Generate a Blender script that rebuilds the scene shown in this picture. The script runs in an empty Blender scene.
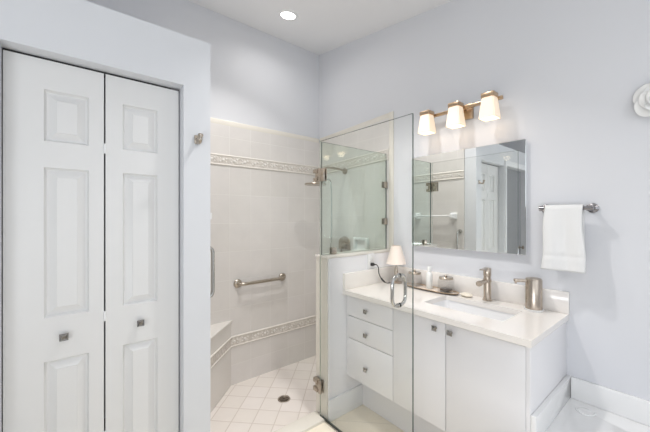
import bpy, bmesh, math, random
from mathutils import Vector, Matrix
random.seed(4)
S = bpy.context.scene
COL = S.collection
R = math.radians
PI = math.pi

# ------------------------------------------------------------------ camera
cam_d = bpy.data.cameras.new('camera')
cam = bpy.data.objects.new('camera', cam_d); COL.objects.link(cam)
cam_d.sensor_width = 36.0
cam_d.lens = 310.0 / 650.0 * 36.0
cam_d.clip_start = 0.02
cam.location = (0, 0, 1.4)
cam.rotation_euler = (R(90), 0, R(-39.2))
S.camera = cam

# ------------------------------------------------------------------ world, lights, exposure
W = bpy.data.worlds.new('daylight'); S.world = W; W.use_nodes = True
W.node_tree.nodes['Background'].inputs[0].default_value = (0.86, 0.93, 1.0, 1)
W.node_tree.nodes['Background'].inputs[1].default_value = 1.0
S.view_settings.view_transform = 'Standard'
S.view_settings.look = 'None'
S.view_settings.gamma = 1.0
S.view_settings.use_curve_mapping = False
S.cycles.caustics_reflective = False
S.view_settings.exposure = 0.08

def area(name, loc, rot, sx, sy, power, color=(1, 1, 1), spread=180, shape='RECTANGLE'):
    d = bpy.data.lights.new(name, 'AREA'); d.shape = shape; d.size = sx; d.size_y = sy
    d.energy = power; d.color = color; d.spread = R(spread)
    o = bpy.data.objects.new(name, d); COL.objects.link(o); o.location = loc; o.rotation_euler = rot
    return o
# fill light added behind the camera, at an added window
area('added_front_fill', (0.25, -1.74, 1.62), (R(104), 0, 0), 2.5, 1.5, 7.5, (0.93, 0.965, 1.0))
# low uplight added by the left wall, imitating daylight bounced off a sill
area('added_side_uplight', (-1.10, -0.50, 0.72), (R(143), 0, R(-90)), 1.7, 0.5, 23, (0.93, 0.965, 1.0))
# shower ceiling lamp, then unseen ones added for fill (trims are built below)
DOWN = [(1.386, 2.18), (1.20, 1.16), (-0.55, -0.75), (1.15, -0.85), (0.95, 1.93)]
def ceil_z(y): return 2.736 + 0.15 * y
for i, (x, y) in enumerate(DOWN):
    area('downlight_lamp', (x, y, ceil_z(y) - 0.035), (0, 0, 0), 0.11, 0.11, (1.6, 8.5, 4, 3.5, 8.0)[i], (1.0, 0.975, 0.95), (165, 105, 170, 170, 112)[i], 'DISK')

# ------------------------------------------------------------------ materials
def srgb(r, g, b):
    f = lambda c: (c / 255 / 12.92) if c / 255 <= 0.04045 else ((c / 255 + 0.055) / 1.055) ** 2.4
    return (f(r), f(g), f(b), 1)

def base_mat(name):
    m = bpy.data.materials.new(name); m.use_nodes = True
    nt = m.node_tree
    return m, nt, nt.nodes['Principled BSDF']

def mat(name, col, rough=0.5, metal=0.0, spec=0.5, noise=0.0, nscale=30, bump=0.0, bscale=200, coat=0.0, rnoise=0.0):
    m, nt, p = base_mat(name)
    p.inputs['Base Color'].default_value = col
    p.inputs['Roughness'].default_value = rough
    p.inputs['Metallic'].default_value = metal
    p.inputs['Specular IOR Level'].default_value = spec
    p.inputs['Coat Weight'].default_value = coat
    g = nt.nodes.new('ShaderNodeNewGeometry')
    if noise > 0:
        n = nt.nodes.new('ShaderNodeTexNoise'); n.inputs['Scale'].default_value = nscale; n.inputs['Detail'].default_value = 4
        nt.links.new(g.outputs['Position'], n.inputs['Vector'])
        mx = nt.nodes.new('ShaderNodeMix'); mx.data_type = 'RGBA'
        mx.inputs[6].default_value = tuple(c * (1 - noise) for c in col[:3]) + (1,)
        mx.inputs[7].default_value = tuple(min(1, c * (1 + noise)) for c in col[:3]) + (1,)
        nt.links.new(n.outputs['Fac'], mx.inputs[0]); nt.links.new(mx.outputs[2], p.inputs['Base Color'])
    if bump > 0:
        n = nt.nodes.new('ShaderNodeTexNoise'); n.inputs['Scale'].default_value = bscale; n.inputs['Detail'].default_value = 3
        nt.links.new(g.outputs['Position'], n.inputs['Vector'])
        b = nt.nodes.new('ShaderNodeBump'); b.inputs['Strength'].default_value = bump; b.inputs['Distance'].default_value = 0.002
        nt.links.new(n.outputs['Fac'], b.inputs['Height']); nt.links.new(b.outputs['Normal'], p.inputs['Normal'])
    return m

def brushed(name, col, rough=0.3, axis='z'):
    m, nt, p = base_mat(name)
    p.inputs['Base Color'].default_value = col; p.inputs['Metallic'].default_value = 1.0
    g = nt.nodes.new('ShaderNodeNewGeometry'); mp = nt.nodes.new('ShaderNodeMapping')
    mp.inputs['Scale'].default_value = (40, 40, 900) if axis == 'z' else (900, 900, 40)
    n = nt.nodes.new('ShaderNodeTexNoise'); n.inputs['Scale'].default_value = 1.0
    nt.links.new(g.outputs['Position'], mp.inputs['Vector']); nt.links.new(mp.outputs['Vector'], n.inputs['Vector'])
    r = nt.nodes.new('ShaderNodeMapRange'); r.inputs['To Min'].default_value = rough - 0.07; r.inputs['To Max'].default_value = rough + 0.07
    nt.links.new(n.outputs['Fac'], r.inputs['Value']); nt.links.new(r.outputs['Result'], p.inputs['Roughness'])
    return m

def tile_mat(name, u, v, w, h, ou, ov, c1, c2, cg, mortar=0.003, rough=0.28, rot=0.0, bump=0.4, mottling=0.05):
    """tiles laid in the plane of world axes u,v; (ou,ov) is one grout crossing"""
    m, nt, p = base_mat(name)
    g = nt.nodes.new('ShaderNodeNewGeometry'); sp = nt.nodes.new('ShaderNodeSeparateXYZ'); cb = nt.nodes.new('ShaderNodeCombineXYZ')
    nt.links.new(g.outputs['Position'], sp.inputs[0])
    def off(axis, o):
        a = nt.nodes.new('ShaderNodeMath'); a.operation = 'SUBTRACT'; a.inputs[1].default_value = o
        nt.links.new(sp.outputs['XYZ'.index(axis)], a.inputs[0]); return a.outputs[0]
    nt.links.new(off(u, ou), cb.inputs[0]); nt.links.new(off(v, ov), cb.inputs[1])
    vec = cb.outputs[0]
    if rot:
        vr = nt.nodes.new('ShaderNodeVectorRotate'); vr.rotation_type = 'Z_AXIS'; vr.inputs['Angle'].default_value = rot
        nt.links.new(vec, vr.inputs['Vector']); vec = vr.outputs[0]
    b = nt.nodes.new('ShaderNodeTexBrick'); b.offset = 0.0; b.squash = 1.0
    b.inputs['Scale'].default_value = 1.0; b.inputs['Mortar Size'].default_value = mortar; b.inputs['Mortar Smooth'].default_value = 0.3
    b.inputs['Brick Width'].default_value = w; b.inputs['Row Height'].default_value = h
    b.inputs['Color1'].default_value = c1; b.inputs['Color2'].default_value = c2; b.inputs['Mortar'].default_value = cg
    nt.links.new(vec, b.inputs['Vector'])
    n = nt.nodes.new('ShaderNodeTexNoise'); n.inputs['Scale'].default_value = 9; n.inputs['Detail'].default_value = 5
    nt.links.new(g.outputs['Position'], n.inputs['Vector'])
    mr = nt.nodes.new('ShaderNodeMapRange'); mr.inputs['To Min'].default_value = 1 - mottling; mr.inputs['To Max'].default_value = 1 + mottling
    nt.links.new(n.outputs['Fac'], mr.inputs['Value'])
    mx = nt.nodes.new('ShaderNodeMix'); mx.data_type = 'RGBA'; mx.blend_type = 'MULTIPLY'; mx.inputs[0].default_value = 1
    nt.links.new(b.outputs['Color'], mx.inputs[6]); nt.links.new(mr.outputs['Result'], mx.inputs[7])
    nt.links.new(mx.outputs[2], p.inputs['Base Color'])
    p.inputs['Roughness'].default_value = rough
    bp = nt.nodes.new('ShaderNodeBump'); bp.invert = True; bp.inputs['Strength'].default_value = bump; bp.inputs['Distance'].default_value = 0.002
    nt.links.new(b.outputs['Fac'], bp.inputs['Height']); nt.links.new(bp.outputs['Normal'], p.inputs['Normal'])
    return m

def relief_mat(name, ca, cb_, scale=48):
    """embossed scrolls of the accent tiles"""
    m, nt, p = base_mat(name)
    g = nt.nodes.new('ShaderNodeNewGeometry')
    v = nt.nodes.new('ShaderNodeTexVoronoi'); v.feature = 'SMOOTH_F1'; v.inputs['Scale'].default_value = scale
    w = nt.nodes.new('ShaderNodeTexWave'); w.wave_type = 'RINGS'; w.inputs['Scale'].default_value = 14; w.inputs['Distortion'].default_value = 9; w.inputs['Detail'].default_value = 1
    nt.links.new(g.outputs['Position'], v.inputs['Vector']); nt.links.new(g.outputs['Position'], w.inputs['Vector'])
    a = nt.nodes.new('ShaderNodeMath'); a.operation = 'MULTIPLY'
    nt.links.new(v.outputs['Distance'], a.inputs[0]); nt.links.new(w.outputs['Fac'], a.inputs[1])
    rp = nt.nodes.new('ShaderNodeValToRGB'); rp.color_ramp.elements[0].color = cb_; rp.color_ramp.elements[1].color = ca
    rp.color_ramp.elements[0].position = 0.05; rp.color_ramp.elements[1].position = 0.3
    nt.links.new(a.outputs[0], rp.inputs[0]); nt.links.new(rp.outputs[0], p.inputs['Base Color'])
    bp = nt.nodes.new('ShaderNodeBump'); bp.inputs['Strength'].default_value = 0.6; bp.inputs['Distance'].default_value = 0.004
    nt.links.new(a.outputs[0], bp.inputs['Height']); nt.links.new(bp.outputs['Normal'], p.inputs['Normal'])
    p.inputs['Roughness'].default_value = 0.35
    return m

def glass_mat(name, tint, f0=0.04, rough=0.0):
    m = bpy.data.materials.new(name); m.use_nodes = True; nt = m.node_tree; nt.nodes.clear()
    out = nt.nodes.new('ShaderNodeOutputMaterial'); mx = nt.nodes.new('ShaderNodeMixShader')
    tr = nt.nodes.new('ShaderNodeBsdfTransparent'); tr.inputs[0].default_value = tint
    gl = nt.nodes.new('ShaderNodeBsdfGlossy'); gl.inputs['Roughness'].default_value = rough; gl.inputs[0].default_value = (1, 1, 1, 1)
    lw = nt.nodes.new('ShaderNodeLayerWeight'); lw.inputs[0].default_value = 0.5
    pw = nt.nodes.new('ShaderNodeMath'); pw.operation = 'POWER'; pw.inputs[1].default_value = 5
    ma = nt.nodes.new('ShaderNodeMath'); ma.operation = 'MULTIPLY_ADD'; ma.inputs[1].default_value = 1 - f0; ma.inputs[2].default_value = f0
    nt.links.new(lw.outputs['Facing'], pw.inputs[0]); nt.links.new(pw.outputs[0], ma.inputs[0]); nt.links.new(ma.outputs[0], mx.inputs[0])
    nt.links.new(tr.outputs[0], mx.inputs[1]); nt.links.new(gl.outputs[0], mx.inputs[2]); nt.links.new(mx.outputs[0], out.inputs[0])
    return m

def lit_mat(name, col, strength, base):
    m, nt, p = base_mat(name)
    p.inputs['Base Color'].default_value = base; p.inputs['Roughness'].default_value = 0.3
    p.inputs['Emission Color'].default_value = col; p.inputs['Emission Strength'].default_value = strength
    return m

M = {}
M['paint'] = mat('lilac_grey_wall_paint', srgb(222, 223, 227), 0.38, spec=0.14, bump=0.05, bscale=160)
M['closet_paint'] = mat('pale_grey_wall_paint', srgb(220, 222, 226), 0.42, spec=0.2, bump=0.05, bscale=160)
M['ceiling'] = mat('flat_white_ceiling_paint', srgb(240, 240, 241), 0.8, spec=0.2, bump=0.08, bscale=120)
M['door'] = mat('white_door_paint', srgb(225, 225, 225), 0.35, bump=0.03, bscale=90)
M['trim'] = mat('white_trim_paint', srgb(240, 241, 243), 0.35)
M['half_paint_lightened'] = mat('lightened_half_wall_paint', srgb(240, 240, 243), 0.42, spec=0.2)  # wall paint copy lightened to offset the dim light on the half wall
M['cab'] = mat('white_cabinet_lacquer', srgb(238, 237, 239), 0.3)
M['quartz'] = mat('white_quartz', srgb(242, 237, 232), 0.12, noise=0.012, nscale=60, coat=0.3)
M['tub'] = mat('white_acrylic', srgb(240, 240, 240), 0.15, coat=0.4)
M['porcelain'] = mat('white_porcelain', srgb(240, 240, 241), 0.08, coat=0.5)
TC1, TC2, TG = srgb(222, 218, 215), srgb(219, 215, 211), srgb(227, 224, 220)
M['tile_xz'] = tile_mat('beige_wall_tile_back', 'X', 'Z', 0.199, 0.248, 2.057, 0.345, TC1, TC2, TG)
M['tile_yz'] = tile_mat('beige_wall_tile_side', 'Y', 'Z', 0.199, 0.248, 2.624, 0.345, TC1, TC2, TG)
M['tile_plain'] = mat('beige_glazed_trim_tile', srgb(229, 224, 214), 0.25, noise=0.03, nscale=20)
M['tile_bench'] = mat('beige_bench_tile', srgb(225, 221, 216), 0.3, noise=.03, nscale=9)
M['tile_floor_shower'] = tile_mat('pale_diagonal_floor_tile', 'X', 'Y', 0.156, 0.156, 1.326, 2.15, srgb(236, 229, 224), srgb(232, 225, 218), srgb(212, 202, 194), 0.004, 0.35, rot=PI / 4)
M['tile_floor'] = tile_mat('cream_stone_floor_tile', 'X', 'Y', 0.46, 0.46, 1.40, 1.60, srgb(247, 238, 220), srgb(244, 234, 215), srgb(230, 221, 204), 0.003, 0.25, rot=PI / 4, mottling=0.1)
M['liner'] = mat('cream_glazed_liner', srgb(228, 223, 216), 0.25)
M['relief'] = relief_mat('embossed_accent_tile', srgb(218, 212, 205), srgb(203, 196, 188))
M['nickel'] = brushed('brushed_nickel', srgb(182, 172, 160), 0.28)
M['nickel_v'] = brushed('brushed_nickel_upright', srgb(190, 178, 165), 0.26, 'xy')
M['steel'] = brushed('brushed_stainless', srgb(150, 148, 150), 0.25)
M['chrome'] = mat('polished_chrome', srgb(196, 195, 192), 0.08, metal=1.0)
M['knob'] = mat('dark_polished_nickel', srgb(150, 147, 144), 0.13, metal=1.0)
M['bronze'] = brushed('warm_nickel', srgb(205, 178, 148), 0.3)
M['door_glass'] = glass_mat('clear_door_glass', (0.986, 0.991, 0.985, 1), 0.025)
M['panel_glass'] = glass_mat('green_tinted_glass', (0.89, 0.94, 0.912, 1), 0.04)
M['edge'] = mat('dark_green_glass_edge', srgb(72, 86, 80), 0.15)
M['edge_lit'] = mat('lit_green_glass_edge', srgb(190, 196, 184), 0.3)  # lighter copy of the glass edge, lit look put into the colour
M['jar_glass'] = glass_mat('clear_jar_glass', (0.95, 0.95, 0.95, 1), 0.05)
M['mirror'] = mat('mirror_silver', (0.86, 0.88, 0.87, 1), 0.0, metal=1.0)
M['dark'] = mat('black_rubber', srgb(32, 32, 34), 0.5)
M['black'] = mat('black_plastic', srgb(22, 22, 24), 0.35)
M['plastic'] = mat('white_plastic', srgb(238, 238, 238), 0.3)
M['towel'] = mat('white_terry', srgb(234, 234, 234), 0.95, spec=0.1, bump=0.9, bscale=420)
M['plaster'] = mat('white_ceramic_matt', srgb(244, 244, 243), 0.5)
M['ivory'] = mat('ivory_soap', srgb(240, 231, 214), 0.4)
M['tray_dark'] = mat('dark_bronze', srgb(84, 70, 60), 0.3, metal=0.6)
M['tray_in'] = mat('pale_tray_lining', srgb(226, 212, 198), 0.25)
M['bottle'] = mat('milky_plastic', srgb(236, 236, 233), 0.2)
M['shaded_door'] = mat('shaded_door_paint', srgb(150, 151, 155), 0.45)  # shade on the unlit hall door put into its colour
M['shade_fabric'] = lit_mat('cream_lamp_shade', srgb(255, 226, 205), 0.10, srgb(243, 230, 220))
M['shade_lit'] = lit_mat('glowing_frosted_glass', srgb(255, 222, 182), 0.30, srgb(250, 238, 220))
M['bulb'] = lit_mat('lit_bulb', srgb(255, 236, 205), 3.0, srgb(255, 245, 230))
M['down'] = lit_mat('lit_downlight_lens', srgb(255, 252, 246), 8.0, srgb(250, 250, 250))
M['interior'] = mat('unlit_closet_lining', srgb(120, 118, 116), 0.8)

# ------------------------------------------------------------------ geometry helpers (all coordinates are room coordinates)
def BM(): return bmesh.new()
def box(bm, x0, x1, y0, y1, z0, z1, bev=0.0, seg=2, mi=0):
    t = bmesh.new(); bmesh.ops.create_cube(t, size=1.0)
    for v in t.verts:
        v.co = Vector(((x0 + x1) / 2 + v.co.x * (x1 - x0), (y0 + y1) / 2 + v.co.y * (y1 - y0), (z0 + z1) / 2 + v.co.z * (z1 - z0)))
    if bev > 0: bmesh.ops.bevel(t, geom=t.edges[:], offset=bev, segments=seg, profile=0.5, affect='EDGES')
    for f in t.faces: f.material_index = mi
    merge(bm, t); return bm
def merge(bm, t, mx=None):
    if mx is not None: bmesh.ops.transform(t, matrix=mx, verts=t.verts[:])
    me = bpy.data.meshes.new('tmp'); t.to_mesh(me); t.free(); bm.from_mesh(me); bpy.data.meshes.remove(me)
def lathe(bm, prof, center, axis='z', n=32, mi=0, closed=False):
    """prof: list of (radius, height) ; revolve about axis through center"""
    t = bmesh.new(); rings = []
    for r, h in prof:
        if r < 1e-6: rings.append([t.verts.new((0, 0, h))])
        else: rings.append([t.verts.new((r * math.cos(2 * PI * k / n), r * math.sin(2 * PI * k / n), h)) for k in range(n)])
    for a, b in zip(rings[:-1], rings[1:]):
        for k in range(n):
            q = [a[k % len(a)], a[(k + 1) % n % len(a)], b[(k + 1) % n % len(b)], b[k % len(b)]]
            q = list(dict.fromkeys(q))
            if len(q) > 2:
                try: t.faces.new(q)
                except ValueError: pass
    for f in t.faces: f.material_index = mi
    m = Matrix.Identity(4)
    if axis == 'x': m = Matrix.Rotation(PI / 2, 4, 'Y')
    if axis == '-x': m = Matrix.Rotation(-PI / 2, 4, 'Y')
    if axis == 'y': m = Matrix.Rotation(-PI / 2, 4, 'X')
    if axis == '-y': m = Matrix.Rotation(PI / 2, 4, 'X')
    bmesh.ops.recalc_face_normals(t, faces=t.faces[:])
    merge(bm, t, Matrix.Translation(center) @ m); return bm
def smooth_path(pts, k=6):
    P = [Vector(p) for p in pts]; out = []
    for i in range(len(P) - 1):
        p0, p1, p2, p3 = P[max(i - 1, 0)], P[i], P[i + 1], P[min(i + 2, len(P) - 1)]
        for j in range(k):
            t = j / k
            out.append(0.5 * ((2 * p1) + (-p0 + p2) * t + (2 * p0 - 5 * p1 + 4 * p2 - p3) * t * t + (-p0 + 3 * p1 - 3 * p2 + p3) * t ** 3))
    out.append(P[-1]); return out
def tube(bm, pts, r, n=12, mi=0):
    t = bmesh.new(); P = [Vector(p) for p in pts]; rings = []; up = None
    for i, p in enumerate(P):
        d = (P[min(i + 1, len(P) - 1)] - P[max(i - 1, 0)]).normalized()
        if up is None:
            up = Vector((0, 0, 1)) if abs(d.z) < 0.9 else Vector((1, 0, 0))
        u = (up - d * up.dot(d)).normalized(); w = d.cross(u); up = u
        rr = r[i] if isinstance(r, (list, tuple)) else r
        rings.append([t.verts.new(p + (u * math.cos(2 * PI * k / n) + w * math.sin(2 * PI * k / n)) * rr) for k in range(n)])
    for a, b in zip(rings[:-1], rings[1:]):
        for k in range(n): t.faces.new((a[k], a[(k + 1) % n], b[(k + 1) % n], b[k]))
    t.faces.new(rings[0]); t.faces.new(rings[-1][::-1])
    for f in t.faces: f.material_index = mi
    bmesh.ops.recalc_face_normals(t, faces=t.faces[:]); merge(bm, t); return bm
def fillet(pts, rad, k=6):
    """polyline with rounded corners"""
    P = [Vector(p) for p in pts]; out = [P[0]]
    for i, (a, b, c) in enumerate(zip(P[:-2], P[1:-1], P[2:])):
        d0 = (a - b).normalized(); d1 = (c - b).normalized()
        rr = min(rad, (a - b).length * (.96 if i == 0 else .49), (c - b).length * (.96 if i == len(P) - 3 else .49))
        s, e = b + d0 * rr, b + d1 * rr
        for j in range(k + 1):
            t = j / k; out.append((1 - t) ** 2 * s + 2 * t * (1 - t) * b + t * t * e)
    out.append(P[-1]); return out
def hexa(bm, low, high, mi=0):
    """prism between two rings of points"""
    t = bmesh.new(); a = [t.verts.new(p) for p in low]; b = [t.verts.new(p) for p in high]; n = len(a)
    for k in range(n): t.faces.new((a[k], a[(k + 1) % n], b[(k + 1) % n], b[k]))
    t.faces.new(a[::-1]); t.faces.new(b)
    for f in t.faces: f.material_index = mi
    bmesh.ops.recalc_face_normals(t, faces=t.faces[:]); merge(bm, t); return bm

OFF = {}
def thing(name, label, cat, loc, group=None):
    o = bpy.data.objects.new(name, None); COL.objects.link(o); o.location = loc; o.empty_display_size = 0.05
    o['label'] = label; o['category'] = cat
    if group: o['group'] = group
    OFF[o.name] = Vector(loc); return o
def obj(name, bm, m, parent=None, label=None, smooth=40, mats=None, origin=None):
    off = OFF[parent.name] if parent else (Vector(origin) if origin else Vector((0, 0, 0)))
    bmesh.ops.translate(bm, vec=-off, verts=bm.verts[:])
    me = bpy.data.meshes.new(name); bm.to_mesh(me); bm.free()
    for q in (mats or [m]): me.materials.append(q)
    if smooth: me.shade_smooth(); me.set_sharp_from_angle(angle=R(smooth))
    o = bpy.data.objects.new(name, me); COL.objects.link(o)
    if parent: o.parent = parent
    elif origin: o.location = origin
    if label: o['label'] = label
    OFF[o.name] = off; return o
def tag(o, label, cat, group=None):
    o['label'] = label; o['category'] = cat
    if group: o['group'] = group
    return o
def struct(name, bm, m, parent=None, mats=None, smooth=40):
    o = obj(name, bm, m, parent, mats=mats, smooth=smooth)
    if parent is None: o['kind'] = 'structure'
    return o
def mirror_copy_tree(o, loc):
    c = o.copy(); COL.objects.link(c); c.location = loc
    for ch in o.children:
        d = ch.copy(); COL.objects.link(d); d.parent = c
        for g in ch.children:
            e = g.copy(); COL.objects.link(e); e.parent = d
    return c

# room measures
XR, YB = 2.057, 2.624          # vanity wall, shower back wall
XL, YF = -1.30, -1.80          # unseen left wall, front wall with the added window
YC = 1.62                      # closet front and half wall near face
XC = 0.555                     # closet corner / shower left wall
ZS = -0.078                    # shower pan level
T = 0.12

# ------------------------------------------------------------------ shell
b = BM(); box(b, XL - T, XR + T, YF - T, 1.64, -0.12, 0.0); struct('floor', b, M['tile_floor'])
b = BM(); box(b, XC - 0.01, XR, 1.64, YB, -0.2, ZS); struct('floor_shower', b, M['tile_floor_shower'])
b = BM(); box(b, XL - T, XR + T, YB, YB + T, -0.2, 3.3); wb = struct('wall_back', b, M['paint'])
b = BM(); box(b, XR, XR + T, YF - T, YB, -0.2, 3.3); wr = struct('wall_right', b, M['paint'])
LY0, LY1, LZ0, LZ1 = -1.5, 0.4, 0.87, 2.37
b = BM(); box(b, XL - T, XL, YF - T, LY0, -0.2, 3.3); box(b, XL - T, XL, LY1, YB, -0.2, 3.3); box(b, XL - T, XL, LY0, LY1, -0.2, LZ0); box(b, XL - T, XL, LY0, LY1, LZ1, 3.3)
struct('wall_left', b, M['paint'])
b = BM()
for y0, y1, z0, z1 in ((LY0, LY0 + .05, LZ0, LZ1), (LY1 - .05, LY1, LZ0, LZ1), (LY0 + .05, LY1 - .05, LZ0, LZ0 + .05), (LY0 + .05, LY1 - .05, LZ1 - .05, LZ1)): box(b, XL - .09, XL - .04, y0, y1, z0, z1, .004)
wn2 = struct('added_window_2', b, M['trim'])  # unseen window added in the left wall to light the room
b = BM(); box(b, XL - .07, XL - .062, LY0 + .05, LY1 - .05, LZ0 + .05, LZ1 - .05); obj('added_window_pane', b, M['jar_glass'], wn2)
b = BM()
hexa(b, [(XL - T, YF - T, ceil_z(YF - T)), (XR + T, YF - T, ceil_z(YF - T)), (XR + T, YB + T, ceil_z(YB + T)), (XL - T, YB + T, ceil_z(YB + T))],
     [(XL - T, YF - T, ceil_z(YF - T) + .1), (XR + T, YF - T, ceil_z(YF - T) + .1), (XR + T, YB + T, ceil_z(YB + T) + .1), (XL - T, YB + T, ceil_z(YB + T) + .1)])
struct('ceiling', b, M['ceiling'])
# unseen wall behind the camera, with a window added for light
WX0, WX1, WZ0, WZ1 = -1.0, 1.5, 0.87, 2.37
b = BM()
box(b, XL - T, WX0, YF - T, YF, 0, 2.6); box(b, WX1, XR + T, YF - T, YF, 0, 2.6)
box(b, WX0, WX1, YF - T, YF, 0, WZ0); box(b, WX0, WX1, YF - T, YF, WZ1, 2.6)
struct('wall_front', b, M['paint'])
b = BM()
for x0, x1, z0, z1 in ((WX0, WX0 + .05, WZ0, WZ1), (WX1 - .05, WX1, WZ0, WZ1), (0.225, 0.275, WZ0 + .05, WZ1 - .05), (WX0 + .05, WX1 - .05, WZ0, WZ0 + .05), (WX0 + .05, WX1 - .05, WZ1 - .05, WZ1)):
    box(b, x0, x1, YF - .09, YF - .04, z0, z1, 0.004)
wn = struct('added_window_1', b, M['trim'])  # unseen window added to go with the front fill light
for x0, x1 in ((WX0 + .05, .225), (.275, WX1 - .05)):
    b = BM(); box(b, x0, x1, YF - .07, YF - .062, WZ0 + .05, WZ1 - .05); obj('added_window_pane', b, M['jar_glass'], wn)

# closet block: front wall with bifold opening and a hall doorway, side wall (shower left wall), plant ledge
OX0, OX1, OZ = -0.208, 0.4245, 2.0445
HX0, HX1 = -1.0, -0.262
ZT = 2.292
b = BM()
box(b, OX1, XC, YC, 1.74, 0, ZT); box(b, HX1, OX0, YC, 1.74, 0, ZT); box(b, XL, HX0, YC, 1.74, 0, ZT)
box(b, OX0, OX1, YC, 1.74, OZ, ZT); box(b, HX0, HX1, YC, 1.74, OZ, ZT)
box(b, XC - .115, XC, 1.74, YB, -0.2, ZT)
box(b, XL, XC - .115, 1.74, YB, ZT - .1, ZT)
bmesh.ops.remove_doubles(b, verts=b.verts[:], dist=0.0001)
wc = struct('wall_closet', b, M['closet_paint'])
b = BM(); box(b, XL, XC - .115, 1.74, YB, -.1, 0.0); box(b, HX1 + .02, HX1 + .06, 1.74, YB, 0, ZT - .1); struct('floor_closet', b, M['interior'])

# bifold closet doors
def loop_panel(bm, x0, x1, z0, z1, y, mi=0):
    """sunken moulding and raised field of a moulded door panel"""
    t = bmesh.new(); R_ = []
    for ins, d in ((0.0, 0.0), (0.004, 0.010), (0.008, 0.015), (0.013, 0.015), (0.038, 0.003), (0.039, 0.0), (0.044, 0.0)):
        R_.append([t.verts.new((x, y + d, z)) for x, z in ((x0 + ins, z0 + ins), (x1 - ins, z0 + ins), (x1 - ins, z1 - ins), (x0 + ins, z1 - ins))])
    for a, c in zip(R_[:-1], R_[1:]):
        for k in range(4): t.faces.new((a[k], a[(k + 1) % 4], c[(k + 1) % 4], c[k]))
    t.faces.new(R_[-1]); merge(bm, t)
def leaf(x0, x1, px0, px1):
    y, y2 = 1.690, 1.725; z0, z1 = 0.012, 2.0335
    zs = [(0.24, 0.807), (0.985, 1.598), (1.705, 1.914)]
    t = bmesh.new()
    q = lambda p: t.faces.new([t.verts.new(v) for v in p])
    bxs = [x0, px0, px1, x1]
    zz = [z0] + [v for p in zs for v in p] + [z1]
    for i in range(3):
        for j in range(len(zz) - 1):
            if i == 1 and j % 2 == 1: continue
            q([(bxs[i], y, zz[j]), (bxs[i + 1], y, zz[j]), (bxs[i + 1], y, zz[j + 1]), (bxs[i], y, zz[j + 1])])
    for p in ([(x0, y2, z0), (x0, y2, z1), (x1, y2, z1), (x1, y2, z0)], [(x0, y, z0), (x0, y, z1), (x0, y2, z1), (x0, y2, z0)],
              [(x1, y, z0), (x1, y2, z0), (x1, y2, z1), (x1, y, z1)], [(x0, y, z1), (x1, y, z1), (x1, y2, z1), (x0, y2, z1)], [(x0, y, z0), (x0, y2, z0), (x1, y2, z0), (x1, y, z0)]): q(p)
    for a, c in zs: loop_panel(t, px0, px1, a, c, y)
    bmesh.ops.remove_doubles(t, verts=t.verts[:], dist=0.0002)
    bmesh.ops.recalc_face_normals(t, faces=t.faces[:])
    return t
def pyramid_knob(center, direction, s=0.014, name='door_knob', parent=None, stem=0.014):
    """square knob with a bevelled pyramid face on a round stem"""
    d = Vector(direction); c = Vector(center); up = Vector((0, 0, 1)); w = d.cross(up)
    bm = BM()
    ring = lambda r, h: [c + d * h + w * (r * sx) + up * (r * sz) for sx, sz in ((-1, -1), (1, -1), (1, 1), (-1, 1))]
    lathe(bm, [(0.0, 0), (0.008, 0), (0.005, 0.003), (0.005, stem)], c, {(0, -1, 0): '-y', (-1, 0, 0): '-x'}[tuple(direction)], 16)
    hexa(bm, ring(s * .85, stem), ring(s, stem + 0.004)); hexa(bm, ring(s, stem + 0.004), ring(s, stem + 0.007)); hexa(bm, ring(s, stem + 0.007), ring(s * .45, stem + 0.013))
    bmesh.ops.remove_doubles(bm, verts=bm.verts[:], dist=0.00005)
    return obj(name, bm, M['knob'], parent, smooth=20)
d1 = struct('door_1', leaf(-0.2045, 0.1095, -0.089, 0.057), M['door'], smooth=25)
d2 = struct('door_2', leaf(0.1155, 0.419, 0.180, 0.323), M['door'], smooth=25)
pyramid_knob((-0.0265, 1.690, 0.900), (0, -1, 0), 0.0145, 'door_knob', d1)
pyramid_knob((0.249, 1.690, 0.898), (0, -1, 0), 0.0145, 'door_knob', d2)
for z in (0.42, 0.955, 1.70):
    b = BM(); lathe(b, [(0, -.022), (.0042, -.022), (.0042, .022), (0, .022)], (0.1125, 1.688, z), 'z', 10); obj('hinge', b, M['trim'], d1)
b = BM(); box(b, OX0, OX1, 1.700, 1.735, OZ - .0135, OZ); tr = struct('trim_1', b, M['dark'])
b = BM(); box(b, .385, .421, 1.690, 1.703, OZ - .0125, OZ - .003, .001); obj('track_pivot', b, M['steel'], tr)
# hall doorway (only its mirror image shows)
b = BM(); box(b, HX0, HX1, 1.70, 1.738, 0.01, OZ); dh = struct('door_3', b, M['shaded_door'])
b = BM(); lathe(b, [(0, 0), (.022, 0), (.022, .006), (.008, .01), (.008, .04), (.024, .045), (.026, .06), (0, .07)], (HX0 + .06, 1.70, .95), '-y', 20); obj('door_handle', b, M['nickel'], dh)
b = BM()
box(b, HX0 - .07, HX0, 1.604, YC, 0, OZ + .07, .003); box(b, HX1, HX1 + .035, 1.604, YC, 0, OZ + .07, .003); box(b, HX0, HX1, 1.604, YC, OZ, OZ + .07, .003)
struct('trim_2', b, M['trim'])

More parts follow.
